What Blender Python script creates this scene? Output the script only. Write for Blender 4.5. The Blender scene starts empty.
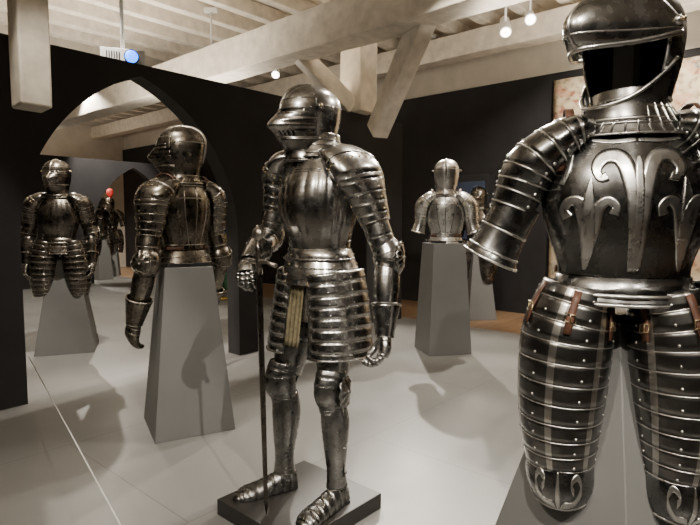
import bpy, bmesh, math, random
from mathutils import Vector, Matrix
random.seed(4)
C = bpy.context.scene.collection
def V(*a): return Vector(a)
rad = math.radians
# ---------------------------------------------------------------- materials
def newmat(name):
    m = bpy.data.materials.new(name); m.use_nodes = True
    nt = m.node_tree
    return m, nt, nt.nodes['Principled BSDF']
def nd(nt, typ, **kw):
    n = nt.nodes.new(typ)
    for k, v in kw.items():
        if k in n.inputs.keys(): n.inputs[k].default_value = v
        else: setattr(n, k, v)
    return n
def ramp(nt, src, stops):
    r = nt.nodes.new('ShaderNodeValToRGB')
    while len(r.color_ramp.elements) < len(stops): r.color_ramp.elements.new(0.5)
    for e, (p, c) in zip(r.color_ramp.elements, stops):
        e.position = p; e.color = (c[0], c[1], c[2], 1)
    nt.links.new(src, r.inputs[0]); return r
def metal(name, lo, hi, r0=.22, r1=.42, scale=6, bump=.02, tint=(1, .98, .94), rs=3.5):
    m, nt, b = newmat(name)
    tc = nd(nt, 'ShaderNodeTexCoord')
    n1 = nd(nt, 'ShaderNodeTexNoise', Scale=scale, Detail=6.0, Roughness=.55)
    n2 = nd(nt, 'ShaderNodeTexNoise', Scale=scale*rs, Detail=4.0)
    nt.links.new(tc.outputs['Object'], n1.inputs['Vector']); nt.links.new(tc.outputs['Object'], n2.inputs['Vector'])
    r = ramp(nt, n1.outputs['Fac'], [(.34, [lo*t for t in tint]), (.64, [hi*t for t in tint])])
    nt.links.new(r.outputs[0], b.inputs['Base Color'])
    rr = ramp(nt, n2.outputs['Fac'], [(.3, (r0,)*3), (.7, (r1,)*3)])
    nt.links.new(rr.outputs[0], b.inputs['Roughness'])
    b.inputs['Metallic'].default_value = 1
    bp = nd(nt, 'ShaderNodeBump', Strength=bump, Distance=.004)
    nt.links.new(n1.outputs['Fac'], bp.inputs['Height']); nt.links.new(bp.outputs[0], b.inputs['Normal'])
    return m
def plain(name, col, rough=.6, noise=.12, scale=20, bump=.0, metallic=0, spec=None):
    m, nt, b = newmat(name)
    tc = nd(nt, 'ShaderNodeTexCoord')
    n1 = nd(nt, 'ShaderNodeTexNoise', Scale=scale, Detail=6.0)
    nt.links.new(tc.outputs['Object'], n1.inputs['Vector'])
    r = ramp(nt, n1.outputs['Fac'], [(.3, [c*(1-noise) for c in col]), (.7, [min(1, c*(1+noise)) for c in col])])
    nt.links.new(r.outputs[0], b.inputs['Base Color'])
    b.inputs['Roughness'].default_value = rough; b.inputs['Metallic'].default_value = metallic
    if spec is not None: b.inputs['Specular IOR Level'].default_value = spec
    if bump:
        bp = nd(nt, 'ShaderNodeBump', Strength=bump, Distance=.01)
        nt.links.new(n1.outputs['Fac'], bp.inputs['Height']); nt.links.new(bp.outputs[0], b.inputs['Normal'])
    return m
def emis(name, col, s):
    m, nt, b = newmat(name)
    b.inputs['Base Color'].default_value = (*col, 1)
    b.inputs['Emission Color'].default_value = (*col, 1); b.inputs['Emission Strength'].default_value = s
    return m
STEEL = metal('polished_steel', .26, .52, .18, .30, 11, .03)
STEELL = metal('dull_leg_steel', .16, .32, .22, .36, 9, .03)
HELMST = metal('grey_helmet_steel', .24, .40, .22, .33, 8, .03)
STEELW = metal('worn_brown_steel', .11, .26, .20, .36, 8, .03, tint=(1, .90, .76))
EDGEW = metal('pale_steel_and_edge_highlight', .38, .55, .25, .40, 6, tint=(1, .92, .80))  # pale trim paints highlights on plate edges; plain steel on the sword
STEELD = metal('dark_brown_steel', .08, .20, .22, .38, 8, .03, tint=(1, .90, .78))
BLACKST = metal('blackened_steel', .13, .24, .20, .32, 9, .03, tint=(1, .99, .97))
BRIGHT = metal('bright_steel_trim', .58, .80, .25, .36, 10, .02)
BRASS = metal('aged_brass', .35, .6, .3, .45, 20, .03, tint=(1, .8, .48))
DARK = plain('dark_fabric_and_shade', (.012, .011, .01), .9)  # dark hose and soles; also painted shade inside the helmets
LEATHER = plain('brown_leather', (.085, .035, .02), .55, .35, 40, .2)
CLOTH = plain('faded_gold_cloth', (.15, .125, .07), .9, .4, 60, .3)
REDP = plain('red_feather', (.55, .03, .02), .8)
def mailmat():
    m, nt, b = newmat('mail_rings')
    tc = nd(nt, 'ShaderNodeTexCoord')
    v = nd(nt, 'ShaderNodeTexVoronoi', Scale=140.0)
    nt.links.new(tc.outputs['Object'], v.inputs['Vector'])
    r = ramp(nt, v.outputs['Distance'], [(.1, (.03, .028, .025)), (.5, (.32, .29, .24))])
    nt.links.new(r.outputs[0], b.inputs['Base Color']); b.inputs['Metallic'].default_value = .8
    b.inputs['Roughness'].default_value = .45
    bp = nd(nt, 'ShaderNodeBump', Strength=.6, Distance=.004)
    nt.links.new(v.outputs['Distance'], bp.inputs['Height']); nt.links.new(bp.outputs[0], b.inputs['Normal'])
    return m
MAIL = mailmat()
def bandmat():
    m, nt, b = newmat('black_steel_with_bright_bands')
    uv = nd(nt, 'ShaderNodeUVMap'); sep = nd(nt, 'ShaderNodeSeparateXYZ'); nt.links.new(uv.outputs[0], sep.inputs[0])
    tc = nd(nt, 'ShaderNodeTexCoord'); n1 = nd(nt, 'ShaderNodeTexNoise', Scale=9.0, Detail=6.0)
    nt.links.new(tc.outputs['Object'], n1.inputs['Vector'])
    base = ramp(nt, n1.outputs['Fac'], [(.34, (.115, .113, .108)), (.64, (.22, .215, .205))])
    k = nt.nodes.new('ShaderNodeValToRGB'); k.color_ramp.interpolation = 'CONSTANT'
    st = [(0, 1), (.025, 0), (.17, 1), (.20, 0), (.36, 1), (.39, 0), (.56, 1), (.59, 0), (.76, 1), (.79, 0), (.975, 1)]
    while len(k.color_ramp.elements) < len(st): k.color_ramp.elements.new(.5)
    for e, (p, c) in zip(k.color_ramp.elements, st): e.position = p; e.color = (c, c, c, 1)
    nt.links.new(sep.outputs[0], k.inputs[0])
    mx = nd(nt, 'ShaderNodeMix', data_type='RGBA'); nt.links.new(k.outputs[0], mx.inputs[0])
    nt.links.new(base.outputs[0], mx.inputs[6]); mx.inputs[7].default_value = (.60, .58, .54, 1)
    nt.links.new(mx.outputs[2], b.inputs['Base Color'])
    b.inputs['Metallic'].default_value = 1; b.inputs['Roughness'].default_value = .28
    return m
BAND = bandmat()
PED = plain('grey_pedestal_paint', (.155, .154, .150), .55, .05, 5)
PLINTH = plain('black_plinth_paint', (.02, .018, .016), .45, .1, 10)
WALLD = plain('charcoal_wall_paint', (.022, .0205, .0215), .8, .15, 3, spec=.25)
WALLR = plain('highlight_arch_reveal', (.05, .047, .047), .7, .1, 3, spec=.3)  # charcoal lightened so the arch edges carry a painted highlight
CREAM = plain('cream_plaster', (.60, .54, .45), .85, .08, 4, .1)
TIMBER = plain('whitewashed_timber', (.61, .55, .46), .75, .16, 9, .35)
WHITE = plain('white_enamel', (.6, .6, .58), .4, .05, 10)
BLACKP = plain('black_plastic', (.02, .02, .022), .4)
LAMP = emis('lamp_lens', (1, .93, .8), 14)
BLUEL = emis('projector_lens_glow', (.01, .17, 1), 6)
def floormat():
    m, nt, b = newmat('grey_platform_paint')
    tc = nd(nt, 'ShaderNodeTexCoord')
    br = nd(nt, 'ShaderNodeTexBrick', Scale=1.0, offset=.5)
    br.inputs['Mortar Size'].default_value = .003; br.inputs['Brick Width'].default_value = 2.44; br.inputs['Row Height'].default_value = 1.22
    br.inputs['Color1'].default_value = (.192, .189, .182, 1); br.inputs['Color2'].default_value = (.200, .197, .189, 1)
    br.inputs['Mortar'].default_value = (.13, .127, .122, 1)
    nt.links.new(tc.outputs['Object'], br.inputs['Vector'])
    n = nd(nt, 'ShaderNodeTexNoise', Scale=2.2, Detail=6.0)
    nt.links.new(tc.outputs['Object'], n.inputs['Vector'])
    r = ramp(nt, n.outputs['Fac'], [(.3, (.33,)*3), (.7, (.44,)*3)])
    nt.links.new(r.outputs[0], b.inputs['Roughness'])
    nt.links.new(br.outputs['Color'], b.inputs['Base Color'])
    return m
def woodmat():
    m, nt, b = newmat('tan_plank_floor')
    tc = nd(nt, 'ShaderNodeTexCoord')
    br = nd(nt, 'ShaderNodeTexBrick', Scale=1.0)
    br.inputs['Mortar Size'].default_value = .003; br.inputs['Brick Width'].default_value = 1.8; br.inputs['Row Height'].default_value = .16
    br.inputs['Color1'].default_value = (.20, .12, .065, 1); br.inputs['Color2'].default_value = (.26, .165, .095, 1)
    br.inputs['Mortar'].default_value = (.05, .03, .02, 1)
    nt.links.new(tc.outputs['Object'], br.inputs['Vector']); nt.links.new(br.outputs['Color'], b.inputs['Base Color'])
    b.inputs['Roughness'].default_value = .45
    return m
def tapmat():
    m, nt, b = newmat('woven_tapestry')
    uv = nd(nt, 'ShaderNodeUVMap')
    n0 = nd(nt, 'ShaderNodeTexNoise', Scale=5.0, Detail=3.0)
    nt.links.new(uv.outputs[0], n0.inputs['Vector'])
    mxv = nd(nt, 'ShaderNodeMix', data_type='RGBA', blend_type='ADD'); mxv.inputs[0].default_value = .25
    nt.links.new(uv.outputs[0], mxv.inputs[6]); nt.links.new(n0.outputs['Color'], mxv.inputs[7])
    v = nd(nt, 'ShaderNodeTexVoronoi', Scale=26.0); nt.links.new(mxv.outputs[2], v.inputs['Vector'])
    s = nd(nt, 'ShaderNodeSeparateColor'); nt.links.new(v.outputs['Color'], s.inputs[0])
    r1 = ramp(nt, s.outputs[0], [(.1, (.50, .40, .25)), (.35, (.60, .49, .33)), (.6, (.38, .27, .15)), (.75, (.42, .13, .07)), (.9, (.17, .19, .19))])
    n2 = nd(nt, 'ShaderNodeTexNoise', Scale=36.0, Detail=6.0); nt.links.new(uv.outputs[0], n2.inputs['Vector'])
    r2 = ramp(nt, n2.outputs['Fac'], [(.38, (.14, .08, .05)), (.48, (.50, .41, .27)), (.62, (.62, .53, .38))])
    mx = nd(nt, 'ShaderNodeMix', data_type='RGBA'); mx.inputs[0].default_value = .5
    nt.links.new(r1.outputs[0], mx.inputs[6]); nt.links.new(r2.outputs[0], mx.inputs[7])
    nt.links.new(mx.outputs[2], b.inputs['Base Color']); b.inputs['Roughness'].default_value = .95
    return m
# ---------------------------------------------------------------- mesh builder
class MB:
    def __init__(s): s.v = []; s.f = []; s.m = []; s.sm = []; s.uv = []
    def face(s, idx, mat, sm=True, uv=None):
        s.f.append(tuple(idx)); s.m.append(mat); s.sm.append(sm); s.uv.append(uv or [(0, 0)]*len(idx))
    def grid(s, rows, mat=0, closed=False, skip=None, u=(0, 1), v=(0, 1), sm=True):
        nr = len(rows); nc = len(rows[0]); base = len(s.v)
        for r in rows: s.v += [tuple(p) for p in r]
        N = nc if closed else nc-1
        for i in range(nr-1):
            for j in range(N):
                if skip and skip(i, j): continue
                j2 = (j+1) % nc
                u0 = u[0]+(u[1]-u[0])*j/N; u1 = u[0]+(u[1]-u[0])*(j+1)/N
                v0 = v[0]+(v[1]-v[0])*i/(nr-1); v1 = v[0]+(v[1]-v[0])*(i+1)/(nr-1)
                s.face((base+i*nc+j, base+i*nc+j2, base+(i+1)*nc+j2, base+(i+1)*nc+j), mat, sm,
                       [(u0, v0), (u1, v0), (u1, v1), (u0, v1)])
    def tube(s, pts, r, mat=0, closed=False, n=6, caps=True):
        pts = [Vector(p) for p in pts]; rows = []; N = len(pts)
        rr = r if isinstance(r, (list, tuple)) else [r]*N
        up = None
        for i, p in enumerate(pts):
            a = pts[(i-1) % N] if (closed or i > 0) else p
            c = pts[(i+1) % N] if (closed or i < N-1) else p
            t = (c-a)
            if t.length < 1e-9: t = V(0, 0, 1)
            t.normalize()
            if up is None:
                up = V(0, 0, 1) if abs(t.z) < .9 else V(1, 0, 0)
            up = up-t*up.dot(t)
            if up.length < 1e-6: up = t.orthogonal()
            up.normalize(); sd = t.cross(up)
            rows.append([p+(up*math.cos(k*2*math.pi/n)+sd*math.sin(k*2*math.pi/n))*rr[i] for k in range(n)])
        if closed: rows.append(rows[0])
        b0 = len(s.v); s.grid(rows, mat, True)
        if caps and not closed:
            s.face(list(range(b0, b0+n))[::-1], mat, False); e = b0+(len(rows)-1)*n; s.face(list(range(e, e+n)), mat, False)
    def ball(s, c, r, mat=0, sc=(1, 1, 1), n=8, m=5, R=None):
        rows = []
        for i in range(m+1):
            ph = math.pi*i/m; row = []
            for k in range(n):
                th = 2*math.pi*k/n
                p = V(math.sin(ph)*math.cos(th)*sc[0], math.sin(ph)*math.sin(th)*sc[1], math.cos(ph)*sc[2])*r
                if R: p = R @ p
                row.append(Vector(c)+p)
            rows.append(row)
        s.grid(rows, mat, True)
    def box(s, c, size, mat=0, R=None, top=None):
        c = Vector(c); b = len(s.v); hx, hy, hz = size[0]/2, size[1]/2, size[2]/2
        tx, ty = (top[0]/2, top[1]/2) if top else (hx, hy)
        for (x, y, z) in [(-hx, -hy, -hz), (hx, -hy, -hz), (hx, hy, -hz), (-hx, hy, -hz), (-tx, -ty, hz), (tx, -ty, hz), (tx, ty, hz), (-tx, ty, hz)]:
            p = V(x, y, z)
            if R: p = R @ p
            s.v.append(tuple(c+p))
        for f in [(0, 3, 2, 1), (4, 5, 6, 7), (0, 1, 5, 4), (1, 2, 6, 5), (2, 3, 7, 6), (3, 0, 4, 7)]:
            s.face([b+i for i in f], mat, False)
    def build(s, name, mats, parent=None, loc=(0, 0, 0), thick=0, bevel=0, rot=0):
        me = bpy.data.meshes.new(name); me.from_pydata(s.v, [], s.f); me.update()
        for m in mats: me.materials.append(m)
        me.polygons.foreach_set('material_index', s.m); me.polygons.foreach_set('use_smooth', s.sm)
        uvl = me.uv_layers.new(name='UVMap'); flat = []
        for q in s.uv:
            for a in q: flat += [a[0], a[1]]
        uvl.data.foreach_set('uv', flat)
        o = bpy.data.objects.new(name, me); C.objects.link(o); o.location = loc; o.rotation_euler = (0, 0, rot)
        if parent: o.parent = parent
        if thick:
            md = o.modifiers.new('t', 'SOLIDIFY'); md.thickness = thick; md.offset = 0
        if bevel:
            md = o.modifiers.new('b', 'BEVEL'); md.width = bevel; md.segments = 2; md.limit_method = 'ANGLE'
        return o
def cat(pts, t):
    n = len(pts)-1; x = max(0, min(.999999, t))*n; i = int(x); f = x-i
    p0 = pts[max(0, i-1)]; p1 = pts[i]; p2 = pts[i+1]; p3 = pts[min(n, i+2)]
    return tuple(.5*((2*b)+(-a+c)*f+(2*a-5*b+4*c-d)*f*f+(-a+3*b-3*c+d)*f**3) for a, b, c, d in zip(p0, p1, p2, p3))
class Limb:
    def __init__(s, pts, rads, ref=(0, -1, 0)):
        s.p = [tuple(p) for p in pts]; s.r = [tuple(r) if isinstance(r, (tuple, list)) else (r, r) for r in rads]; s.ref = Vector(ref)
    def pt(s, t, th, k=1.0, ridge=0):
        P = Vector(cat(s.p, t)); e = .02
        T = Vector(cat(s.p, min(1, t+e)))-Vector(cat(s.p, max(0, t-e))); T.normalize()
        F = s.ref-T*s.ref.dot(T); F.normalize(); U = F.cross(T)
        ru, rv = cat(s.r, t)
        rg = 1+ridge*max(0, math.cos(th))**12
        return P+U*(math.sin(th)*ru*k)+F*(math.cos(th)*rv*k*rg)
    def shell(s, mb, lames=1, rings=3, n=24, a0=-180, a1=180, flare=.03, ov=.15, mat=0, emat=None, er=.0014, riv=(), rmat=None, ridge=0, t0=0, t1=1, rr=.0036, cuts=None, fl=0, fn=0):
        closed = (a1-a0) >= 359.9
        A = [rad(a0+(a1-a0)*j/n) for j in range(n if closed else n+1)]
        K = cuts or [t0+(t1-t0)*i/lames for i in range(lames+1)]
        for i in range(len(K)-1):
            ta = K[i]; tb = min(t1, K[i+1]+ov*(K[i+1]-K[i])) ; rows = []
            rg = rings if tb-ta < .25 else max(rings, 10)
            for q in range(rg+1):
                f = q/rg; t = ta+(tb-ta)*f
                rows.append([s.pt(t, a, 1+flare*f+(fl*abs(math.sin(a*fn)) if fl else 0), ridge) for a in A])
            mb.grid(rows, mat, closed, u=(0, 1), v=(ta, tb))
            if emat is not None: mb.tube(rows[-1], er, emat, closed, 5)
            for a in riv:
                mb.ball(s.pt(tb-(tb-ta)*.3, rad(a), 1+flare*.8, ridge), rr, rmat or 0, n=6, m=4)
# ---------------------------------------------------------------- armour
TOR = [(1.06, .140, .112, .105), (1.12, .142, .125, .10), (1.20, .165, .152, .11), (1.28, .182, .162, .12), (1.36, .180, .150, .128), (1.42, .160, .125, .125), (1.47, .135, .100, .11), (1.52, .105, .082, .09)]
WX = 1.0
def tabl(tab, z):
    if z <= tab[0][0]: return tab[0][1:]
    for i, (a, b) in enumerate(zip(tab, tab[1:])):
        if z <= b[0]:
            f = (z-a[0])/(b[0]-a[0]); p = tab[max(0, i-1)]; q = tab[min(len(tab)-1, i+2)]
            if b[0]-a[0] < .02 or i+2 >= len(tab): return tuple(x+(y-x)*f for x, y in zip(a[1:], b[1:]))
            h = b[0]-a[0]; out = []
            for w0, x, y, w1 in zip(p[1:], a[1:], b[1:], q[1:]):
                m0 = (y-w0)/(b[0]-p[0])*h; m1 = (w1-x)/(q[0]-a[0])*h
                out.append((2*f**3-3*f*f+1)*x+(f**3-2*f*f+f)*m0+(-2*f**3+3*f*f)*y+(f**3-f*f)*m1)
            return tuple(out)
    return tab[-1][1:]
def torso(th, z, inf=0, ridge=.05, flute=0):
    a, f, b = tabl(TOR, z); c = math.cos(th); s = math.sin(th); a *= WX
    if flute: inf = inf+flute*abs(math.sin(th*11))*max(0, min(1, (z-1.1)/.1))*max(0, min(1, (1.45-z)/.05))
    x = (a+inf)*math.copysign(abs(s)**.92, s)
    if c >= 0: y = -(f+inf)*(c**.9)*(1+ridge*c**30)
    else: y = (b+inf)*(abs(c)**.85)
    return V(x, y, z)
HEL = [(1.49, .094, .100, .105), (1.53, .080, .100, .092), (1.57, .086, .128, .098), (1.60, .093, .150, .106), (1.625, .098, .176, .112), (1.65, .101, .160, .117), (1.68, .103, .130, .122), (1.71, .101, .121, .122), (1.74, .092, .108, .112), (1.765, .073, .085, .090), (1.782, .048, .056, .060), (1.79, .008, .009, .01)]
def helm(th, z, inf=0, snout=1):
    a, f, b = tabl(HEL, z); c = math.cos(th); s = math.sin(th)
    f0 = min(f, a*1.2); f = f0+(f-f0)*snout
    x = (a+inf)*s
    y = -((f0+inf)*c+(f-f0)*max(0, c)**3) if c >= 0 else (b+inf)*abs(c)
    return V(x, y, z)
def ribbon(mb, line, width, fn, mat, sub=5):
    n = (len(line)-1)*sub; rows = []
    for i in range(n+1):
        t = i/n; p = Vector(cat(line, t)); d = Vector(cat(line, min(1, t+.02)))-Vector(cat(line, max(0, t-.02)))
        if d.length < 1e-9: d = Vector((0, 1))
        d.normalize(); nrm = Vector((-d.y, d.x)); w = cat([(q,) for q in width], t)[0]
        rows.append([fn(*(p+nrm*w*k)) for k in (-1, -.5, 0, .5, 1)])
    mb.grid(rows, mat)
def hand(mb, wr, d, nrm, side, curl, mat=0, emat=0, lod=1, g=1.0):
    d = Vector(d).normalized(); nrm = Vector(nrm); nrm = (nrm-d*nrm.dot(d)).normalized(); sv = d.cross(nrm)*side
    d = d*g; nrm = nrm*g; sv = sv*g
    wr = Vector(wr)
    L = Limb([wr-d*.01, wr+d*.03, wr+d*.06, wr+d*.083+nrm*.006], [(.030*g, .024*g), (.040*g, .026*g), (.042*g, .025*g), (.040*g, .020*g)], ref=-nrm)
    L.shell(mb, 4 if lod else 2, 2, 16, flare=.04, mat=mat, emat=emat, er=.0012)
    for i in range(4):
        off = (-.030+.0198*i); base = wr+d*(.078-.004*abs(i-1.3))+sv*off+nrm*.004
        ln = [.025, .032, .035, .032][i]
        pts = [base]; ang = 0; p = base
        for k in range(3):
            ang += curl*(.75+.12*k); dd = d*math.cos(ang)+nrm*math.sin(ang)
            p = p+dd*ln*(1.1-.18*k); pts.append(p)
        F = Limb(pts, [.0115*g, .0108*g, .0098*g, .007*g], ref=sv)
        F.shell(mb, 5 if lod else 2, 2, 8, flare=.07, mat=mat)
        mb.ball(p, .008*g, mat, n=6, m=4)
    b = wr+d*.025+sv*.036+nrm*.012; t = [b, b+d*.026+sv*.012+nrm*.018, b+d*.048+sv*.006+nrm*.036, b+d*.064-sv*.008+nrm*.046]
    Limb(t, [.0145*g, .0135*g, .0115*g, .008*g], ref=sv+d*.01).shell(mb, 4 if lod else 2, 2, 8, flare=.07, mat=mat)
    mb.ball(t[-1], .0085*g, mat, n=6, m=4)
def fan(mb, c, nrm, up, r, mat, emat, ribs=5):
    nrm = Vector(nrm).normalized(); up = Vector(up); up = (up-nrm*up.dot(nrm)).normalized(); sd = nrm.cross(up); c = Vector(c)
    rows = []; n = 40
    for i in range(6):
        f = i/5; row = []
        for k in range(n):
            a = 2*math.pi*k/n
            rr = r*f*(1+.06*abs(math.cos(a*ribs/2))-.25*max(0, math.cos(a))**6)
            row.append(c+sd*math.sin(a)*rr*.85+up*math.cos(a)*rr+nrm*(.014*(1-f*f)+.004*f*math.cos(a*ribs*2)))
        rows.append(row)
    mb.grid(rows, mat, True); mb.tube(rows[-1], .0025, emat, True, 5); mb.ball(c+nrm*.015, .007, emat, n=8, m=4)
def suit(label, loc, rotz, cfg):
    global WX
    WX = cfg.get('wx', 1.0); ak = cfg.get('ak', 1.0); gk = cfg.get('gk', 1.0)
    main = cfg.get('main', STEEL); trim = cfg.get('trim', main); lod = cfg.get('lod', 1); zb = cfg.get('zb', 0)
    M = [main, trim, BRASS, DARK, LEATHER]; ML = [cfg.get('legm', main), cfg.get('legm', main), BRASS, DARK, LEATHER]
    MH = [cfg.get('helm', main), trim, BRASS, DARK, LEATHER]
    root = bpy.data.objects.new('suit_of_armour', None); C.objects.link(root)
    root.location = (loc[0], loc[1], loc[2]+zb); root.rotation_euler = (0, 0, rad(rotz)); root.empty_display_size = .2
    root['label'] = label; root['category'] = 'suit of armour'
    if cfg.get('group'): root['group'] = cfg['group']
    off = (0, 0, -zb)
    def part(mb, name, mats=None, thick=.0025, parent=None, lab=None):
        o = mb.build(name, mats or M, parent or root, off if parent is None else (0, 0, 0), thick if lod else 0)
        if lab: o['label'] = lab
        return o
    fl = cfg.get('flute', 0); bw = cfg.get('bw', False)
    # --- breastplate & backplate
    def zt(a): x = abs(a)/(math.pi/2); return 1.475+.03*math.exp(-((x-.45)/.2)**2)-.15*max(0, (x-.5)/.5)**1.3
    n = (154 if fl else 64) if lod else 24
    for (nm, A0, A1) in (('breastplate', -88, 88), ('backplate', 90, 270)):
        mb = MB(); rows = []
        for i in range(25):
            row = []
            for j in range(n+1):
                th = rad(A0+(A1-A0)*j/n); rel = th if nm == 'breastplate' else th-math.pi
                top = zt(rel)+(.02 if nm == 'backplate' else 0); z = 1.08+(top-1.08)*i/24
                row.append(torso(th, z, .003 if nm == 'breastplate' else 0, flute=fl if nm == 'breastplate' else fl*.6))
            rows.append(row)
        mb.grid(rows, 0)
        mb.tube(rows[-1], .0055, 1, n=7); mb.tube([r[0] for r in rows], .003, 1, n=5); mb.tube([r[-1] for r in rows], .003, 1, n=5)
        st_ = max(1, n//14)
        for j in range(st_//2, n, st_): mb.ball(rows[-2][j], .004, 2 if not bw else 1, n=6, m=4)
        if nm == 'breastplate':
            mb.grid([[torso(rad(-95+190*j/40), z, i2) for j in range(41)] for z, i2 in ((1.045, .030), (1.065, .012), (1.09, .008))], 0)
            mb.tube([torso(rad(-95+190*j/40), 1.045, .030) for j in range(41)], .0035, 1, n=6)
        else:
            for q in (150, 180, 210): mb.tube([torso(rad(180+(q-180)*(.5+.5*i/8)), 1.1+.37*i/8, .003) for i in range(9)], .0025, 1, n=5)
            mb.tube([torso(rad(100+160*j/30), 1.40, .003) for j in range(31)], .0025, 1, n=5)
            mb.tube([torso(rad(92+176*j/30), 1.12, .003) for j in range(31)], .0025, 1, n=5)
        bp = part(mb, nm)
        if nm == 'breastplate' and bw:
            def f(x, z):
                a, ff, b = tabl(TOR, z); a *= WX; sn = max(-.985, min(.985, x/(a+.006))); th = math.asin(math.copysign(abs(sn)**(1/.92), sn))
                return torso(th, z, .0065)
            mb = MB(); kx = 1.16; kw = 1.22
            W_ = lambda ws: [w*kw for w in ws]
            for s in (-1, 1):
                L = lambda pts: [(s*x*kx, z-.012) for x, z in pts]
                ribbon(mb, L([(.006, 1.12), (.008, 1.24), (.016, 1.34), (.034, 1.405), (.064, 1.412), (.082, 1.385), (.076, 1.358), (.062, 1.362)]), W_([.006, .011, .015, .017, .015, .011, .008, .010]), f, 0, 8)
                ribbon(mb, L([(.096, 1.12), (.094, 1.18), (.100, 1.245), (.114, 1.295), (.134, 1.30), (.144, 1.278), (.136, 1.258)]), W_([.003, .012, .015, .013, .010, .008, .010]), f, 0, 8)
                ribbon(mb, L([(.096, 1.15), (.088, 1.22), (.078, 1.28), (.060, 1.300), (.044, 1.285), (.048, 1.265)]), W_([.008, .013, .012, .010, .008, .010]), f, 0, 8)
                ribbon(mb, L([(.095, 1.20), (.097, 1.26), (.097, 1.30), (.095, 1.335), (.092, 1.36)]), W_([.013, .013, .011, .006, .001]), f, 0, 8)
                ribbon(mb, L([(.112, 1.475), (.128, 1.43), (.138, 1.38), (.150, 1.345)]), [.006]*4, f, 0, 6)
                ribbon(mb, L([(.0, 1.455), (.05, 1.452), (.09, 1.462)]), [.006]*3, f, 0, 6)
            ribbon(mb, [(0, 1.115), (0, 1.2), (0, 1.3), (0, 1.37), (0, 1.40)], [.006, .009, .010, .010, .003], f, 0, 8)
            part(mb, 'scroll_inlay', [BRIGHT], .0015, bp, 'bright polished scroll decoration')
        if nm == 'breastplate' and not bw and lod:
            mb = MB()
            for zz in (1.41, 1.42):
                mb.tube([torso(rad(-50+100*j/30), zz, .006) for j in range(31)], .0015, 0, n=5)
            part(mb, 'engraved_border', [trim], 0, bp)
    # --- gorget
    mb = MB(); gg = cfg.get('gg', 1.0)
    G = Limb([(0, .005, 1.575), (0, .003, 1.54), (0, 0, 1.505), (0, 0, 1.475-(gg-1)*.12)], [(.080*gg, .085*gg), (.083*gg, .09*gg), (.105*gg, .10*gg), (.142*gg, .116*gg)])
    G.shell(mb, 4, 3, 36 if lod else 16, flare=.03, emat=1, er=.0018, riv=(-90, 90) if lod else (), rmat=2)
    if bw:
        for k in range(32):
            a = rad(-180+11.25*k); mb.tube([G.pt(t, a, 1.03) for t in (.3, .5, .75, .98)], .0018, 1, n=5)
    part(mb, 'gorget', MH)
    # --- fauld
    mb = MB()
    F = Limb([(0, 0, 1.085), (0, 0, 1.04), (0, 0, .985), (0, 0, .94)], [(.143*WX, .122), (.160*WX, .137), (.180, .152), (.195, .160)])
    if cfg.get('fauld', True):
        if bw: F.shell(mb, 1, 4, 48, flare=.04, emat=1, er=.004, t1=.45)
        elif cfg.get('tassets'): F.shell(mb, 4, 2, 48 if lod else 18, flare=.018, emat=1, riv=(-60, -20, 20, 60, 120, -120) if lod else (), rmat=2)
        else: F.shell(mb, 2, 2, 48 if lod else 18, flare=.025, emat=1, t1=.5)
        part(mb, 'fauld')
    # --- tassets
    ts = cfg.get('tassets')
    for s in (-1, 1):
        if ts == 'short':
            mb = MB(); T = Limb([(s*.085, .0, .985), (s*.105, 0, .86), (s*.120, -.005, .74), (s*.125, -.01, .63)], [(.105, .152), (.112, .153), (.116, .156), (.122, .164)])
            T.shell(mb, 8, 3, 40, *((-24, 170) if s > 0 else (-170, 24)), flare=.010, emat=1, er=.0012, riv=[s*a for a in (-12, 35, 80, 125, 160)], rmat=1)
            mb.tube([T.pt(1, rad(s*x), 1.012) for x in range(-24, 171, 6)], .004, 1); mb.tube([T.pt(t/20, rad(s*-24), 1.01) for t in range(21)], .0035, 1)
            part(mb, 'tasset')
        elif ts == 'long':
            tk = .93 if bw else 1
            mb = MB(); T = Limb([(s*.110, -.01, 1.055), (s*.138, -.015, .93), (s*.150, -.02, .78), (s*.152, -.02, .64), (s*.146, -.02, .535)],
                                [(.100*tk, .122), (.128*tk, .142), (.126*tk, .140), (.112*tk, .125), (.094*tk, .105)])
            T.shell(mb, 11 if lod else 9, 3, 60 if lod else 14, *((-100, 190) if s > 0 else (-190, 100)), flare=.016, emat=1, er=.0011,
                    riv=[s*a for a in (-66, -15, 45, 105)] if lod else (), rmat=1, rr=.003)
            part(mb, 'tasset', [BAND if bw else main, trim, BRASS, DARK, LEATHER])
            if bw:
                K = Limb([(s*.146, -.02, .558), (s*.146, -.022, .51), (s*.143, -.015, .462)], [(.090, .112), (.093, .116), (.080, .096)])
                mb = MB(); K.shell(mb, 1, 8, 40, *((-115, 190) if s > 0 else (-190, 115)), flare=.01, emat=1, er=.0035)
                fk = lambda x, z: K.pt((.558-z)/.096, x, 1.025)
                for q in (-1, 1):
                    ribbon(mb, [(s*.2+q*.06, .470), (s*.2+q*.16, .483), (s*.2+q*.42, .488), (s*.2+q*.66, .515), (s*.2+q*.54, .540), (s*.2+q*.36, .525), (s*.2+q*.44, .513)], [.004, .010, .008, .009, .008, .006, .006], fk, 1, 6)
                ribbon(mb, [(s*.2, .47), (s*.2, .50), (s*.2, .55)], [.03, .06, .01], fk, 1, 6)
                part(mb, 'knee_plate')
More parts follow.
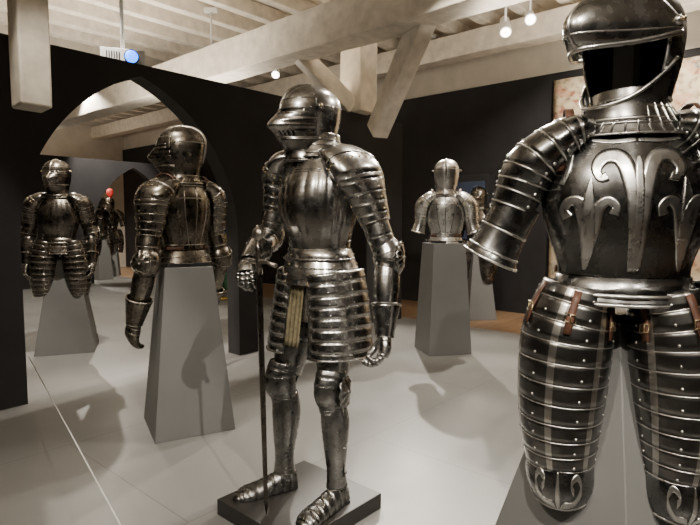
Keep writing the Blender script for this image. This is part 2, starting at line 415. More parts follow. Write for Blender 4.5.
                for a in (s*-50, s*10, s*70):
                    mb = MB(); P = [T.pt(t, rad(a), 1.06) for t in (.03, .10, .17, .24)]; sdv = T.pt(.15, rad(a+5), 1.06)-T.pt(.15, rad(a), 1.06); sdv = sdv.normalized()*.0095
                    mb.grid([[p-sdv, p, p+sdv] for p in P], 0)
                    nn = (T.pt(.15, rad(a), 1.2)-T.pt(.15, rad(a), 1)).normalized()
                    st = part(mb, 'strap', [LEATHER], .004)
                    mb = MB(); c = P[2]+nn*.004; w = sdv*1.4; h = V(0, 0, .011)
                    mb.tube([c-w-h, c+w-h, c+w+h, c-w+h], .0022, 0, True, 6); mb.tube([c-h, c+h], .0016, 0)
                    part(mb, 'buckle', [BRASS], 0, st)
    # --- mail / cloth
    if ts == 'short':
        mb = MB(); Limb([(0, 0, .99), (0, 0, .88), (0, 0, .775)], [(.14, .115), (.145, .115), (.15, .115)]).shell(mb, 1, 6, 40)
        part(mb, 'mail_skirt', [MAIL])
        mb = MB(); rows = []
        for i in range(12):
            z = .955-.026*i; rows.append([V(-.055+.085*j/24-.002*i, -.125-.007*math.sin(j*.9)-.002*i, z) for j in range(25)])
        mb.grid(rows, 0); part(mb, 'cloth_flap', [CLOTH], .004)
    # --- arms
    for s in (-1, 1):
        a = cfg['arms'][s]; sh = V(s*.195*(1+(WX-1)*.7), 0, 1.425); el = Vector(a['el']); dn = (el-sh)
        mb = MB(); w = cfg.get('pw', 1.0); pa = cfg.get('pa', 48)
        P = Limb([(s*.095, 0, 1.482), (s*.150, 0, 1.468), sh+V(s*.022, 0, -.03), sh+dn*.38+V(s*.008, 0, 0), sh+dn*.62+V(s*.004, 0, 0)],
                 [(.038, .105*w), (.056, .132*w), (.074*ak, .126*w), (.070*ak, .088), (.060*ak, .064)])
        if bw: cuts = [0, .16, .26, .36, .46, .56, .66, .76, .88, 1]
        elif lod: cuts = [0, .48, .58, .68, .78, .89, 1]
        else: cuts = [0, .4, .6, .8, 1]
        P.shell(mb, 8, 4, 44 if lod else 14, *((-pa, 180+pa) if s > 0 else (-180-pa, pa)), flare=.03 if bw else .018, emat=1, er=.0018 if bw else .0013,
                riv=[s*x for x in (-30, 90, 205)] if lod else (), rmat=2 if not bw else 1, rr=.004, cuts=cuts)
        if lod and not bw:
            mb.tube([P.pt(.36, rad(s*x), 1.02) for x in range(-pa, 181+pa, 6)], .0035, 1); mb.tube([P.pt(t/40, rad(-s*(pa-2)), 1.012) for t in range(0, 20)], .0045, 1)
            for x in range(-pa, 181+pa, 16): mb.ball(P.pt(.42, rad(s*x), 1.025), .004, 2, n=6, m=4)
        part(mb, 'pauldron')
        mb = MB(); U = Limb([sh+dn*.45, sh+dn*.75, el-dn*.02], [.056*ak, .055*ak, .050*ak])
        if a.get('cut'):
            ck = a.get('ck', 1)
            U = Limb([sh+dn*.5, sh+dn*.75, sh+dn*.98, sh+dn*1.08], [(.066*ck, .072*ck), (.064*ck, .070*ck), (.070*ck, .076*ck), (.080*ck, .088*ck)])
            U.shell(mb, 3, 4, 36 if lod else 14, flare=.03, emat=1, er=.003 if bw else .002)
            part(mb, 'rerebrace'); continue
        U.shell(mb, 2, 3, 24 if lod else 12, flare=.03, emat=1)
        part(mb, 'rerebrace')
        wr = Vector(a['wr']); fd = wr-el; out = Vector(a.get('out', (s, .3, 0)))
        mb = MB(); bend = (out*.4+V(0, .6, 0)).normalized()
        Limb([el-dn.normalized()*.055, el-dn.normalized()*.02+bend*.008, el+fd.normalized()*.025+bend*.010, el+fd.normalized()*.055], [.054*ak, .064*ak, .063*ak, .052*ak]).shell(mb, 3, 3, 24 if lod else 12, flare=.03, emat=1)
        if lod: fan(mb, el+out.normalized()*.056*ak, out, V(0, -.4, -1), .062*ak, 0, 1)
        part(mb, 'couter')
        mb = MB(); Limb([el+fd*.12, el+fd*.35, el+fd*.65, el+fd*1.0], [.050*ak, .054*ak, .045*ak, .034*ak]).shell(mb, 1, 8, 48 if lod else 12, flare=0, emat=1, fl=.03 if cfg.get('fa') else 0, fn=8)
        part(mb, 'vambrace')
        hd = Vector(a.get('hd', fd)).normalized(); fn_ = fd.normalized()
        mb = MB(); CU = Limb([wr-fn_*.115*gk, wr-fn_*.06*gk, wr, wr+hd*.015], [.058*gk, .048*gk, .037*gk, .036*gk]); CU.shell(mb, 1, 8, 48 if lod else 12, flare=0, emat=1, fl=.05 if cfg.get('fa') else 0, fn=8)
        mb.tube([CU.pt(0, rad(x*15), 1.03) for x in range(24)], .0035, 1, True)
        hand(mb, wr+hd*.005, hd, a.get('pn', (-s, 0, 0)), a.get('hs', -s), a.get('curl', .75), 0, 1, lod, gk)
        part(mb, 'gauntlet')
    # --- legs
    if cfg.get('legs'):
        for s in (-1, 1):
            l = cfg['legs'][s]; hip = V(s*.088, 0, .90); kn = Vector(l['kn']); an = Vector(l['an']); fd = Vector(l['fd']).normalized()
            mb = MB(); Limb([hip+V(0, 0, .04), hip+(kn-hip)*.4, kn], [.085, .080, .050]).shell(mb, 1, 6, 20, flare=0)
            part(mb, 'padded_hose', [DARK])
            mb = MB(); Limb([hip+(kn-hip)*.12, hip+(kn-hip)*.5, hip+(kn-hip)*.92], [(.088, .092), (.080, .085), (.058, .062)], ref=fd).shell(mb, 2, 6, 30, -150, 150, flare=.015, emat=1, riv=(-60, 0, 60), rmat=2, ridge=.04)
            part(mb, 'cuisse', ML)
            mb = MB(); K = Limb([kn+V(0, 0, .08), kn+V(0, 0, .04)+fd*.010, kn+fd*.014-V(0, 0, .01), kn-V(0, 0, .055)+fd*.004, kn-V(0, 0, .09)], [(.060, .063), (.061, .070), (.061, .075), (.054, .062), (.050, .055)], ref=fd)
            K.shell(mb, 5, 3, 30, -125, 125, flare=.03, emat=1, ridge=.08, cuts=[0, .17, .33, .67, .84, 1])
            sd = fd.cross(V(0, 0, 1)); sd = sd if sd.x*s > 0 else -sd
            fan(mb, kn+sd*.068, sd-fd*.35, V(0, 0, 1), .072, 0, 1)
            part(mb, 'poleyn', ML)
            mb = MB(); lg = an-kn
            Limb([kn+lg*.14, kn+lg*.35-fd*.008, kn+lg*.6-fd*.004, kn+lg*.85, an+V(0, 0, -.01)], [(.050, .054), (.058, .062), (.049, .053), (.038, .041), (.042, .048)], ref=fd).shell(mb, 1, 16, 28, flare=0, emat=1, ridge=.06)
            mb.tube([kn+lg*t+sd*(.054 if t < .5 else .043) for t in (.18, .4, .6, .9)], .002, 1)
            for t in (.3, .6, .85): mb.ball(kn+lg*t+sd*.05, .006, 1)
            part(mb, 'greave', ML)
            mb = MB(); g = V(an.x, an.y, 0)
            Limb([g-fd*.052, g, g+fd*.065, g+fd*.13, g+fd*.185, g+fd*.215], [(.030, .072), (.041, .092), (.046, .074), (.050, .055), (.051, .043), (.036, .028)], ref=(0, 0, 1)).shell(mb, 8, 3, 24, -90, 90, flare=.03, emat=1)
            mb.ball(g+fd*.20, .037, 0, (1, 1, .66), 16, 8)
            mb.box(g+fd*.080+V(0, 0, .004), (.08, .24, .008), 3, Matrix.Rotation(math.atan2(fd.x, -fd.y), 3, 'Z'))
            part(mb, 'sabaton', ML, thick=.002)
    # --- helmet
    hx = Vector(cfg.get('hoff', (0, 0, 0))); hr = Matrix.Rotation(rad(cfg.get('hrot', 0)), 3, 'Z'); n = 60 if lod else 24
    hloc = V(*off)+hx
    tilt = Matrix.Rotation(rad(cfg.get('htilt', 0)), 3, 'X')
    hs = cfg.get('hs', 1.0)
    hw = lambda p: hr @ (tilt @ ((p-V(0, 0, 1.49))*hs)+V(0, 0, 1.49))
    hm = lambda th, z, inf=0, sn=1: hw(helm(th, z, inf, sn))
    op = cfg.get('open'); OA = 80
    mb = MB()
    lo = [1.49+.21*i/8 for i in range(9)]
    if not op:
        mb.grid([[hm(2*math.pi*j/n, z, 0, 0) for j in range(n)] for z in [1.49+.20*i/12 for i in range(13)]+[1.69+.10*math.sin(i/14*math.pi/2) for i in range(1, 15)]], 0, True)
        if lod:
            for z in (1.53, 1.70): mb.tube([hm(rad(85+190*j/30), z, .001, 0) for j in range(31)], .002, 1)
    else:
        mb.grid([[hm(2*math.pi*j/n, z, 0, 0) for j in range(n)] for z in [1.705+.085*math.sin(i/10*math.pi/2) for i in range(0, 11)]], 0, True)
        mb.grid([[hm(rad(OA+(360-2*OA)*j/40), z, 0, 0) for j in range(41)] for z in [1.49+.215*i/12 for i in range(13)]], 0)
        for e in (OA, 360-OA): mb.tube([hm(rad(e), z, .002, 0) for z in lo], .004, 1)
        for z in (1.515, 1.545): mb.tube([hm(rad(OA+(360-2*OA)*j/30), z, .001, 0) for j in range(31)], .003, 1)
    comb = [hm(0, 1.70+.09*math.sin(i/8*math.pi/2), .004, 0) for i in range(9)]+[hm(math.pi, 1.79-.01*i*i*.14-.002*i, .004, 0) for i in range(1, 12)]
    mb.tube(comb, [.003+.006*math.sin(math.pi*i/(len(comb)-1)) for i in range(len(comb))], 1, n=8)
    mb.tube([hm(2*math.pi*j/40, 1.492, .004, 0) for j in range(40)], .004, 1, True)
    if lod:
        for j in range(20): mb.ball(hm(2*math.pi*j/20, 1.505, .002, 0), .0035, 2, n=6, m=4)
    hel = part(mb, 'helmet', MH); hel.location = hloc
    def hpart(mb, name, mats=None, thick=.0025):
        return mb.build(name, mats or MH, hel, (0, 0, 0), thick if lod else 0)
    if cfg.get('plume'):
        mb = MB(); mb.tube([hm(math.pi, 1.76, .01, 0), hw(V(0, .06, 1.88)), hw(V(0, .14, 1.93)), hw(V(0, .22, 1.88)), hw(V(0, .26, 1.76))], [.02, .07, .08, .07, .02], 0, n=8); hpart(mb, 'plume', [REDP], 0)
    if not op:
        mb = MB(); m2 = 60 if lod else 16; nz = 44 if lod else 10
        Z = [1.565+.160*i/nz for i in range(nz+1)]
        rows = [[hm(rad(-78+156*j/m2), z, .0045+.0010*math.sin(z*280)*(1 if 1.60 < z < 1.66 else 0)) for j in range(m2+1)] for z in Z]
        if lod:
            def sk(i, j):
                z = Z[i]; g = abs(j-m2/2)/(m2/2)
                if 1.674 < z < 1.684 and .05 < g < .70: return True
                if j % 3 == 0 and .1 < g < .55 and (1.585 < z < 1.603): return True
                return False
            mb.grid(rows, 0, skip=sk)
        else: mb.grid(rows, 0)
        mb.tube(rows[0], .002, 1); mb.tube(rows[-1], .002, 1)
        mb.tube([hm(0, z, .005) for z in Z], .002, 1)
        mb.tube([hm(rad(-68+136*j/30), 1.688, .006) for j in range(31)], .0022, 1); mb.tube([hm(rad(-68+136*j/30), 1.671, .006) for j in range(31)], .0022, 1)
        for e in (-84, 84):
            mb.ball(hm(rad(e), 1.695, .007), .016, 1, (.7, .7, .7), 12, 6); mb.ball(hm(rad(e), 1.695, .018), .006, 2)
        hpart(mb, 'visor')
        mb = MB(); rows = [[hm(rad(-85+170*j/m2), z, .007, .9) for j in range(m2+1)] for z in [1.495+.085*i/8 for i in range(9)]]
        mb.grid(rows, 0); mb.tube(rows[-1], .0022, 1); mb.tube(rows[0], .004, 1)
        hpart(mb, 'bevor')
        mb = MB(); mb.grid([[hm(2*math.pi*j/20, z, -.004, 0) for j in range(20)] for z in [1.60+.11*i/5 for i in range(6)]], 0, True)
        hpart(mb, 'dark_shade_shell', [DARK], 0)  # dark shell put inside so the visor slits read as shaded
    else:
        mb = MB(); rows = []
        for i in range(17):
            ph = rad(-22+106*i/16); row = []
            for j in range(61):
                th = rad(-90+180*j/60); c = max(0, math.cos(th)); s_ = math.sin(th)
                rr = .118+.085*c**5*math.cos(ph)**3
                p = V(.116*s_*(.35+.65*math.cos(max(0, ph)*.75)), -rr*c*math.cos(ph)-.002, 1.682+.120*math.sin(ph)*(.30+.70*c))
                row.append(hw(p))
            rows.append(row)
        mb.grid(rows, 0); mb.tube(rows[0], .0055, 1); mb.tube([r[30] for r in rows], .004, 1)
        mb.tube(rows[2], .0015, 1)
        for e in (-84, 84): mb.ball(hm(rad(e), 1.69, .012, 0), .017, 1, (.7, .7, .7), 12, 6); mb.ball(hm(rad(e), 1.69, .024, 0), .006, 2)
        hpart(mb, 'visor')
        mb = MB(); rows = [[hm(rad(-92+184*j/40), 1.495+(.030+.095*(abs(j-20)/20)**2.4)*i/8, .008, .5) for j in range(41)] for i in range(9)]
        mb.grid(rows, 0); mb.tube(rows[-1], .005, 1); mb.tube(rows[0], .004, 1)
        hpart(mb, 'bevor')
        mb = MB(); mb.box(hw(V(0, -.01, 1.62)), (.06, .03, .34), 0, hr)
        hpart(mb, 'display_stand', [PED], 0)
        mb = MB(); mb.grid([[hm(2*math.pi*j/24, z, -.006, 0) for j in range(24)] for z in [1.72+.065*i/5 for i in range(6)]], 0, True)
        mb.grid([[hm(rad(OA+4+(352-2*OA)*j/24), z, -.006, 0) for j in range(25)] for z in [1.49+.235*i/5 for i in range(6)]], 0)
        hpart(mb, 'dark_shade_shell', [DARK], 0)  # dark shell that paints the shade of the open helmet interior
    if cfg.get('straps'):
        for s in (-1, 1):
            mb = MB(); P = [V(s*.125*WX, .09, 1.51), V(s*.132*WX, .02, 1.545), V(s*.135*WX, -.07, 1.525), torso(rad(s*52), 1.44, .018), torso(rad(s*55), 1.37, .014)]
            P = [Vector(cat([tuple(p) for p in P], k/12)) for k in range(13)]
            mb.grid([[p-V(.011, 0, 0), p, p+V(.011, 0, 0)] for p in P], 0)
            st = part(mb, 'strap', [LEATHER], .004)
            mb = MB(); c = P[9]+V(0, -.006, 0); mb.tube([c+V(-.016, 0, -.012), c+V(.016, 0, -.012), c+V(.016, 0, .014), c+V(-.016, 0, .014)], .0025, 0, True)
            part(mb, 'buckle', [BRASS], 0, st)
            mb = MB(); P = [torso(rad(s*x), 1.10, .012) for x in range(95, 150, 6)]
            mb.grid([[p-V(0, 0, .010), p, p+V(0, 0, .010)] for p in P], 0); part(mb, 'strap', [LEATHER], .003)
    return root
# ---------------------------------------------------------------- centre suit
PZ = .07
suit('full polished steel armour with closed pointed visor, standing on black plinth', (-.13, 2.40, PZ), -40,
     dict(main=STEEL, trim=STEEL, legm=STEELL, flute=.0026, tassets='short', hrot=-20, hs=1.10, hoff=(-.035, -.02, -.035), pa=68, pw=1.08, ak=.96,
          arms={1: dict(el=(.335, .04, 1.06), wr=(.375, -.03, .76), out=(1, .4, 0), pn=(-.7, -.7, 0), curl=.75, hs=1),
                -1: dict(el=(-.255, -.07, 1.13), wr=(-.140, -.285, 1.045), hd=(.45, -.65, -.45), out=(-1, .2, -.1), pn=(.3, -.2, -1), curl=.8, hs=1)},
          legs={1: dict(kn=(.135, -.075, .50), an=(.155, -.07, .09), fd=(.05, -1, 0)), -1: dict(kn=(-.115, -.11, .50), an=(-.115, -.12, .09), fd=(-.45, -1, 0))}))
mb = MB(); mb.box((0, 0, PZ/2), (.50, .52, PZ)); o = mb.build('display_plinth', [PLINTH], None, (-.22, 2.31, 0), 0, .004, rad(-42)); o['label'] = 'low black square plinth carrying the standing full armour'; o['category'] = 'plinth'
# sword
sw = bpy.data.objects.new('sword', None); C.objects.link(sw); sw.location = (-.345, 2.16, PZ); sw.rotation_euler = (0, rad(-1.5), rad(-40)); sw['label'] = 'long upright sword with cross guard, tip on the black plinth'; sw['category'] = 'sword'
mb = MB(); rows = []
for z, w, t in ((.0, .002, .002), (.04, .013, .003), (.4, .017, .004), (.99, .020, .005)):
    rows.append([V(w*math.cos(a), t*math.sin(a), z) for a in [k*math.pi/3 for k in range(6)]])
mb.grid(rows, 0, True, sm=False); mb.build('blade', [STEELD], sw)
mb = MB(); mb.tube([(-.10, 0, 1.03), (-.05, 0, 1.043), (0, 0, 1.045), (.05, 0, 1.043), (.10, 0, 1.03)], [.010, .007, .011, .007, .010], n=10); mb.build('cross_guard', [EDGEW], sw)
mb = MB(); mb.tube([(0, 0, .99), (0, 0, 1.04), (0, 0, 1.09), (0, 0, 1.13)], [.011, .013, .012, .010], n=10); mb.build('grip', [STEELD], sw)
mb = MB(); mb.ball((0, 0, 1.155), .028, 0, (1, .7, 1), 14, 8); mb.ball((0, 0, 1.184), .008); mb.build('pommel', [EDGEW], sw)
# ---------------------------------------------------------------- pedestals
def pedestal(x, y, h, top, base, rot, label, z0=0):
    mb = MB(); mb.box((0, 0, h/2), (base, base, h), 0, None, (top, top)); mb.box((0, 0, h+.012), (top*.86, top*.86, .024), 1)
    o = mb.build('display_pedestal', [PED, BLACKP], None, (x, y, z0), 0, .003, rad(rot)); o['label'] = label; o['category'] = 'pedestal'; return o
HALF = {s: dict(el=(s*.265, 0, 1.15), cut=True, ck=.85) for s in (-1, 1)}
suit('blackened steel half armour, bright scroll bands, raised visor, long tassets', (.755, 1.51, .04), -15,
     dict(main=BLACKST, trim=BRIGHT, helm=HELMST, bw=True, tassets='long', open=True, hrot=-46, hs=1.20, hoff=(0, 0, .0), zb=1.03, straps=True, wx=1.15, gg=1.14, pw=1.05, pa=58,
          arms={s: dict(el=(s*.345, 0, 1.15), cut=True) for s in (-1, 1)}))
pedestal(.78, 1.60, .99, .14, .60, 30, 'tapered grey pedestal under the black and bright half armour')
def DOWN(dz=0, dy=0): return {s: dict(el=(s*.275, .03+dy*.4, 1.12-dz*.6), wr=(s*.285, -.06+dy, .83-dz), out=(s, .4, 0), pn=(-s, 0, 0), curl=.5, hs=-1) for s in (-1, 1)}
suit('worn brown steel half armour with closed helmet and hanging gauntlets', (-1.03, 3.38, .01), -124,
     dict(main=STEELW, trim=EDGEW, zb=1.03, hrot=34, hs=1.16, flute=.003, straps=True, ak=1.1, gk=1.28, fa=True, arms=DOWN(.16, -.05)))
pedestal(-1.02, 3.35, 1.0, .28, .47, 28, 'tapered grey pedestal under the worn half armour')
suit('bright steel half armour seen from behind, arms ending at elbows', (.93, 5.3, .03), 168,
     dict(main=BRIGHT, trim=STEEL, zb=1.06, arms=HALF, straps=True, hs=1.14))
pedestal(.91, 5.3, 1.06, .32, .43, 12, 'tapered grey pedestal under the bright half armour')
suit('dark steel half armour with long tassets and hanging gauntlets beyond arch', (-2.82, 5.3, .02), 18,
     dict(main=STEELD, trim=EDGEW, zb=.90, tassets='long', arms=DOWN(0), hrot=-14, hs=1.15, flute=.003, ak=1.15))
pedestal(-2.81, 5.36, .90, .24, .52, 20, 'tapered grey pedestal under the dark half armour')
# ---------------------------------------------------------------- room frame (q along partition, w behind it)
D = V(.661, .75, 0).normalized(); E = V(-D.y, D.x, 0); A = V(-2.307, 3.65, 0); RZ = math.atan2(D.y, D.x)
def QW(q, w, z=0): return A+D*q+E*w+V(0, 0, z)
def struct(o): o['kind'] = 'structure'; return o
def rbox(name, q0, q1, w0, w1, z0, z1, mats, bevel=0):
    mb = MB(); mb.box((0, 0, 0), (q1-q0, w1-w0, z1-z0)); p = QW((q0+q1)/2, (w0+w1)/2, (z0+z1)/2)
    return mb.build(name, mats, None, p, 0, bevel, RZ)
Q0, Q1, W0, W1, HC = -4.6, 6.3, -6.6, 11.0, 4.0
struct(rbox('floor', Q0-.2, Q1+.2, W0-.2, W1+.2, -.2, -.06, [woodmat()]))
struct(rbox('trim_1', Q0, 4.6, -5.6, 8.6, -.06, 0, [floormat()], .004))['label'] = 'raised grey painted display platform'
struct(rbox('ceiling', Q0-.2, Q1+.2, W0-.2, W1+.2, HC, HC+.1, [CREAM]))
struct(rbox('wall_east', Q1, Q1+.2, W0-.2, W1+.2, -.06, HC, [CREAM]))
struct(rbox('wall_west', Q0-.2, Q0, W0-.2, W1+.2, -.06, HC, [CREAM]))
struct(rbox('wall_south', Q0, Q1, W0-.2, W0, -.06, HC, [CREAM]))
struct(rbox('wall_north', Q0, Q1, W1, W1+.2, -.06, HC, [CREAM]))
struct(rbox('wall_panel_east', Q1-.06, Q1, W0, W1, -.06, 3.25, [WALLD]))
struct(rbox('wall_panel_south', Q0, Q1-.06, W0, W0+.06, -.06, 2.9, [WALLD]))
struct(rbox('wall_panel_west', Q0, Q0+.06, W0+.06, W1, -.06, 2.6, [WALLD]))
def archwall(name, q_start, q_end, w, thick, H, arches, spring, apex):
    mb = MB(); n = 20
    def prof(a, b):
        hw = (b-a)/2; h = apex-spring; R = (hw*hw+h*h)/(2*hw); pts = []
        angm = math.atan2(h, R-hw)
        for i in range(n+1):
            th = angm*i/n; pts.append((a+R-R*math.cos(th), spring+R*math.sin(th)))
        return pts+[(b-(x-a), z) for x, z in pts[::-1]][1:]
    def quad(p0, p1, p2, p3, m=0):
        b = len(mb.v); mb.v += [tuple(p) for p in (p0, p1, p2, p3)]; mb.face((b, b+1, b+2, b+3), m, False)
    cur = q_start
    for (a, b) in arches:
        for y in (0, thick): quad(V(cur, y, 0), V(a, y, 0), V(a, y, H), V(cur, y, H))
        P = prof(a, b)
        for y in (0, thick):
            for (x0, z0), (x1, z1) in zip(P, P[1:]): quad(V(x0, y, z0), V(x1, y, z1), V(x1, y, H), V(x0, y, H))
        for (x0, z0), (x1, z1) in zip([(a, 0)]+P, P+[(b, 0)]): quad(V(x0, 0, z0), V(x0, thick, z0), V(x1, thick, z1), V(x1, 0, z1), 1)
        cur = b
    for y in (0, thick): quad(V(cur, y, 0), V(q_end, y, 0), V(q_end, y, H), V(cur, y, H))
    quad(V(q_start, 0, H), V(q_end, 0, H), V(q_end, thick, H), V(q_start, thick, H))
    quad(V(q_start, 0, 0), V(q_start, thick, 0), V(q_start, thick, H), V(q_start, 0, H)); quad(V(q_end, 0, 0), V(q_end, thick, 0), V(q_end, thick, H), V(q_end, 0, H))
    return struct(mb.build(name, [WALLD, WALLR], None, QW(0, w), 0, 0, RZ))
archwall('wall_partition', -2.2, 4.5, 0, .18, 2.5, [(-1.95, -.13), (.09, 1.91), (2.18, 4.01)], 1.12, 2.41)
archwall('wall_inner', -2.6, 6.2, 7.0, .16, 2.5, [(-.5, 1.3), (3.6, 5.4)], .95, 2.38)
# ---------------------------------------------------------------- ceiling timbers
k = 0
def timber(p0, p1, w, h):
    global k
    p0, p1 = Vector(p0), Vector(p1); d = p1-p0; mb = MB(); n = max(3, int(d.length/.35)); rows = []
    T = d.normalized(); up = V(0, 0, 1) if abs(T.z) < .95 else E.copy(); up = (up-T*up.dot(T)).normalized(); sd = T.cross(up)
    for i in range(n+1):
        c = p0+d*i/n; j = lambda: 1+random.uniform(-.04, .04)
        rows.append([c+sd*w/2*j()*a+up*h/2*j()*b for a, b in ((-1, -1), (1, -1), (1, 1), (-1, 1))])
    mb.grid(rows, 0, True, sm=False); mb.face((3, 2, 1, 0), 0, False); e = n*4; mb.face((e, e+1, e+2, e+3), 0, False)
    k += 1
    o = mb.build('trim_%d' % (k+1), [TIMBER], None, (0, 0, 0), 0, .012); o['label'] = 'whitewashed timber beam'; return struct(o)
for i in range(34):
    w = W0+.25+i*.52; timber(QW(Q0, w, HC-.09), QW(Q1, w, HC-.09), .13, .18)
bp = V(0, 5.44, 3.18)
timber(bp-E*6.5, bp+E*9, .32, .38)
timber(bp-E*6.5-D*3.6, bp+E*9-D*3.6, .30, .34)
timber(QW(5.5, W0, 3.62), QW(5.5, W1, 3.62), .26, .30)
timber((.10, 6.38, 2.5), (.10, 6.38, 3.9), .30, .30)
timber((.28, 5.80, 2.20), (.80, 4.72, 3.40), .17, .22)
timber((-.62, 6.05, 3.15), (.02, 6.30, 2.55), .16, .18)
timber((-1.86, 3.25, 1.93), (-1.91, 3.35, 3.9), .17, .17)
# ---------------------------------------------------------------- tapestry
mb = MB(); rows = []
for i in range(13):
    z = 3.14-2.9*i/12; rows.append([QW(Q1-.10-.015*math.sin(j*.7+i*.1), -1.26-3.2*j/40, z) for j in range(41)])
mb.grid(rows, 0, u=(0, 1.0), v=(1, 0)); o = mb.build('tapestry', [tapmat()], None, (0, 0, 0), .006); o['label'] = 'old beige woven tapestry with red and blue figures on dark wall'; o['category'] = 'tapestry'
vt = bpy.data.objects.new('display_case', None); C.objects.link(vt); vt.location = QW(Q1-.2, -.12, -.06); vt.rotation_euler = (0, 0, RZ); vt['label'] = 'tall dark wall case with bluish glass front'; vt['category'] = 'display case'
mb = MB(); mb.box((0, 0, 1.0), (.2, .62, 2.0)); mb.build('case_body', [BLACKP], vt, bevel=.005)
GL = plain('blue_grey_glass', (.06, .075, .12), .08, .2, 3); mb = MB(); mb.box((-.105, 0, 1.1), (.006, .52, 1.6)); mb.build('glass_front', [GL], vt)
suit('dark steel half armour on a slim pedestal beside the wall case', QW(5.5, -.55, -.06), -30, dict(main=STEELD, trim=STEEL, lod=0, zb=1.0, arms=HALF, tassets='long', group='distant half armours'))
o = pedestal(0, 0, .98, .2, .4, 10, 'slim grey pedestal by the wall case'); o.location = QW(5.5, -.55, -.06)
for i, (q, w, r, m) in enumerate(((4.55, 8.25, 20, STEELW), (5.15, 7.75, -30, STEELD), (4.05, 7.65, 60, STEELD))):
    z0 = 0 if q < 4.58 else -.06
    p = QW(q, w, z0)
    suit(['worn half armour with red plume on a pedestal beyond far arch', 'dark half armour turned sideways beyond the far arch', 'dark half armour near the far arch opening'][i], p, r, dict(main=m, trim=EDGEW, lod=0, zb=1.0, arms=HALF, tassets='long', plume=(i == 0), group='distant half armours'))
    pedestal(p.x, p.y, .98, .20, .34, 15+i*20, 'tapered grey pedestal beyond the far arch', z0)
mb = MB()
CB = [plain('blue_cloth', (.03, .10, .20), .9), plain('yellow_cloth', (.4, .28, .06), .9), plain('red_cloth', (.25, .04, .03), .9), plain('green_cloth', (.05, .15, .08), .9)]
for i in range(4):
    mb.grid([[V(-.16+.32*j/16, .03*math.sin(j*.9), 1.35-i*.3-.3*r/3) for j in range(17)] for r in range(4)], i)
mb.tube([(-.18, 0, 1.36), (.18, 0, 1.36)], .012, 1); mb.tube([(0, .02, 1.36), (0, .02, 0)], .015, 1); mb.ball((0, .02, .012), .16, 1, (1, 1, .08), 16, 6)
o = mb.build('heraldic_banner', CB, None, QW(3.98, 3.2), .004, 0, rad(10)); o['label'] = 'striped blue yellow red green cloth banner on a stand'; o['category'] = 'banner'
# ---------------------------------------------------------------- projector
pj = bpy.data.objects.new('projector', None); C.objects.link(pj); pj.location = (-2.03, 5.0, 2.70); pj.rotation_euler = (0, 0, rad(22)); pj['label'] = 'white ceiling-hung projector with glowing blue lens'; pj['category'] = 'projector'
mb = MB(); mb.box((0, 0, 0), (.36, .28, .13)); [mb.box((-.13+.02*i, -.141, 0), (.008, .004, .08), 1) for i in range(6)]; mb.build('projector_body', [WHITE, BLACKP], pj, bevel=.015)
mb = MB(); mb.tube([(.07, -.13, 0), (.07, -.165, 0)], .062, 1, n=20); mb.ball((.07, -.165, 0), .055, 0, (1, .3, 1), 16, 8); mb.build('projector_lens', [BLUEL, BLACKP], pj)
mb = MB(); mb.tube([(0, 0, .06), (0, 0, 1.2)], .018, 0, n=12); mb.box((0, 0, .075), (.16, .16, .02)); mb.build('ceiling_mount', [WHITE], pj)
# ---------------------------------------------------------------- spotlights and added fill lights
def lookrot(d): return Vector(d).to_track_quat('-Z', 'Y')
LK = 1.38
def spotfix(p, target, power=0, size=60, label='white track spotlight hanging from the ceiling timbers', rs=.025, col=(1, .92, .80), blend=.5):  # default label is shared by spots added only for their light
    p = Vector(p); q = lookrot(Vector(target)-p); g = 1.35
    r = bpy.data.objects.new('track_spotlight', None); C.objects.link(r); r.location = p; r['label'] = label; r['category'] = 'spotlight'; r['group'] = 'ceiling spotlights'
    mb = MB(); mb.tube([(0, 0, .13*g), (0, 0, -.05*g), (0, 0, -.06*g)], [.038*g, .045*g, .045*g], 0, n=18); mb.tube([(0, 0, .17*g), (0, 0, .13*g)], [.02*g, .038*g], 0, n=18)
    o = mb.build('lamp_housing', [WHITE], r); o.rotation_mode = 'QUATERNION'; o.rotation_quaternion = q
    mb = MB(); mb.tube([(0, 0, -.061*g), (0, 0, -.065*g)], .036*g, 0, n=18); o = mb.build('lamp_lens', [LAMP], r); o.rotation_mode = 'QUATERNION'; o.rotation_quaternion = q
    mb = MB(); mb.tube([(0, 0, .03), (0, 0, 3.9-p.z)], .012, 0, n=8); mb.box((0, 0, 3.88-p.z), (.16, .06, .05), 0); mb.build('lamp_bracket', [WHITE], r)
    if power:
        l = bpy.data.lights.new('spot', 'SPOT'); l.energy = power*LK; l.spot_size = rad(size); l.spot_blend = blend; l.shadow_soft_size = rs; l.color = col
        lo = bpy.data.objects.new('spot_beam', l); C.objects.link(lo); lo.parent = r; lo.location = (q @ V(0, 0, -.12)); lo.rotation_mode = 'QUATERNION'; lo.rotation_quaternion = q
spotfix((.90, 8.0, 3.55), (.3, 4.3, .3), 600, 62)
spotfix((1.66, 6.0, 3.32), (1.1, 3.0, .2), 400, 66)
spotfix((-.3, 6.9, 3.6), (-.7, 3.2, .6), 500, 60)
spotfix((1.4, -1.2, 3.5), (.2, 2.7, .8), 440, 62)
spotfix((-1.6, -.6, 3.5), (-.1, 2.5, 1.1), 230, 50)
spotfix((-.2, -.9, 3.5), (.8, 1.5, 1.2), 320, 42)
spotfix((2.6, 3.2, 3.55), (.7, 1.6, 1.3), 280, 50)
spotfix((.9, 3.4, 3.6), (-.1, 2.4, 1.2), 150, 50)
spotfix((3.0, 4.8, 3.5), (3.5, 7.0, 1.7), 440, 80)  # unseen spot added to brighten the tapestry
spotfix((-1.7, 2.2, 3.6), (-1.2, 3.4, 1.2), 150, 50)
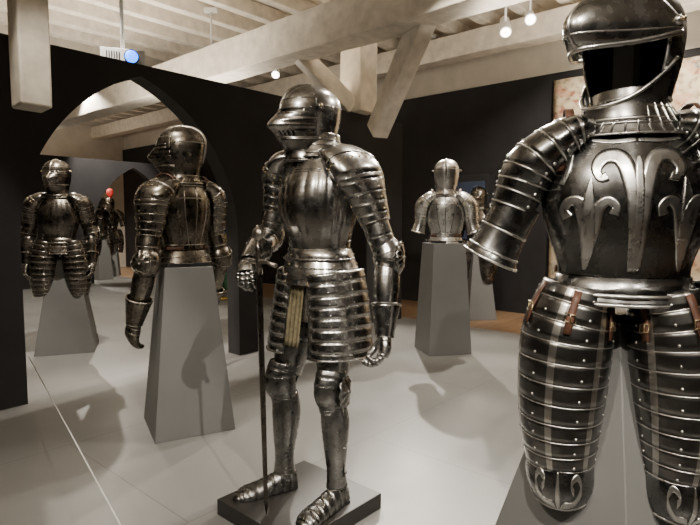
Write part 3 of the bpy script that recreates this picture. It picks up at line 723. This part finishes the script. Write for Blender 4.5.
spotfix((-2.2, 4.6, 3.6), (-2.8, 5.5, .8), 380, 75)  # unseen spot added because the armour beyond the arch was dim
spotfix((.6, 3.6, 3.6), (.9, 5.4, 1.4), 180, 50)
for q, w, p in ((2.6, 5.0, 340), (4.2, 9.6, 460)):
    spotfix(QW(q, w, 3.6), QW(q-.6, w-.8, 0), p, 110)
spotfix(QW(3.4, 5.8, 3.6), QW(4.5, 8.0, .9), 420, 60)  # extra spot added to lift the distant armours out of the dark
for p, t in (((1.92, 6.0, 3.43), (1, 2, 1)), ((1.14, 8.0, 3.70), (1, 6, 1)), ((-1.06, 8.0, 3.39), (-1, 5, 1)), ((-1.73, 7.0, 3.30), (-1, 4, 1))):
    spotfix(p, t)
def arealight(p, size, e, dirv, col=(1, .91, .78)):
    l = bpy.data.lights.new('floor_bounce_fill', 'AREA'); l.energy = e; l.size = size; l.color = col  # unseen fill added for light bounced from floor to ceiling
    o = bpy.data.objects.new('floor_bounce_fill', l); C.objects.link(o); o.location = p; o.rotation_mode = 'QUATERNION'; o.rotation_quaternion = lookrot(dirv)
arealight(QW(2, 2, 2.7), 2.5, 125, (0, 0, 1)); arealight(QW(4, -2.6, 2.9), 2.5, 105, (0, 0, 1)); arealight(QW(2, 8.5, 2.7), 2.5, 120, (0, 0, 1)); arealight(QW(-2, -3, 2.9), 2.5, 80, (0, 0, 1))
# ---------------------------------------------------------------- barrier cord
bc = bpy.data.objects.new('barrier_cord', None); C.objects.link(bc); bc.location = (-.36, 1.12, 0); bc['label'] = 'thin white elastic barrier cord strung low above the grey floor'; bc['category'] = 'barrier'
a0 = V(-2.17, 3.62, .36)-V(-.36, 1.12, 0); mb = MB(); mb.tube([a0, V(0, 0, .36)], .0028, 0, n=8); mb.build('cord', [WHITE], bc)
mb = MB(); mb.tube([(0, 0, 0), (0, 0, .38)], .008, 0, n=10); mb.tube([(0, 0, 0), (0, 0, .012)], .08, 0, n=20); mb.build('post', [BLACKP], bc)
# ---------------------------------------------------------------- world, camera
w = bpy.data.worlds.new('World'); bpy.context.scene.world = w; w.use_nodes = True
w.node_tree.nodes['Background'].inputs[0].default_value = (.9, .85, .75, 1); w.node_tree.nodes['Background'].inputs[1].default_value = .05
cam = bpy.data.cameras.new('Camera'); co = bpy.data.objects.new('Camera', cam); C.objects.link(co); bpy.context.scene.camera = co
cam.sensor_width = 36; cam.lens = 545/700*36; co.location = (0, 0, 1.28); co.rotation_euler = (rad(90-4.46), 0, 0); cam.clip_start = .02
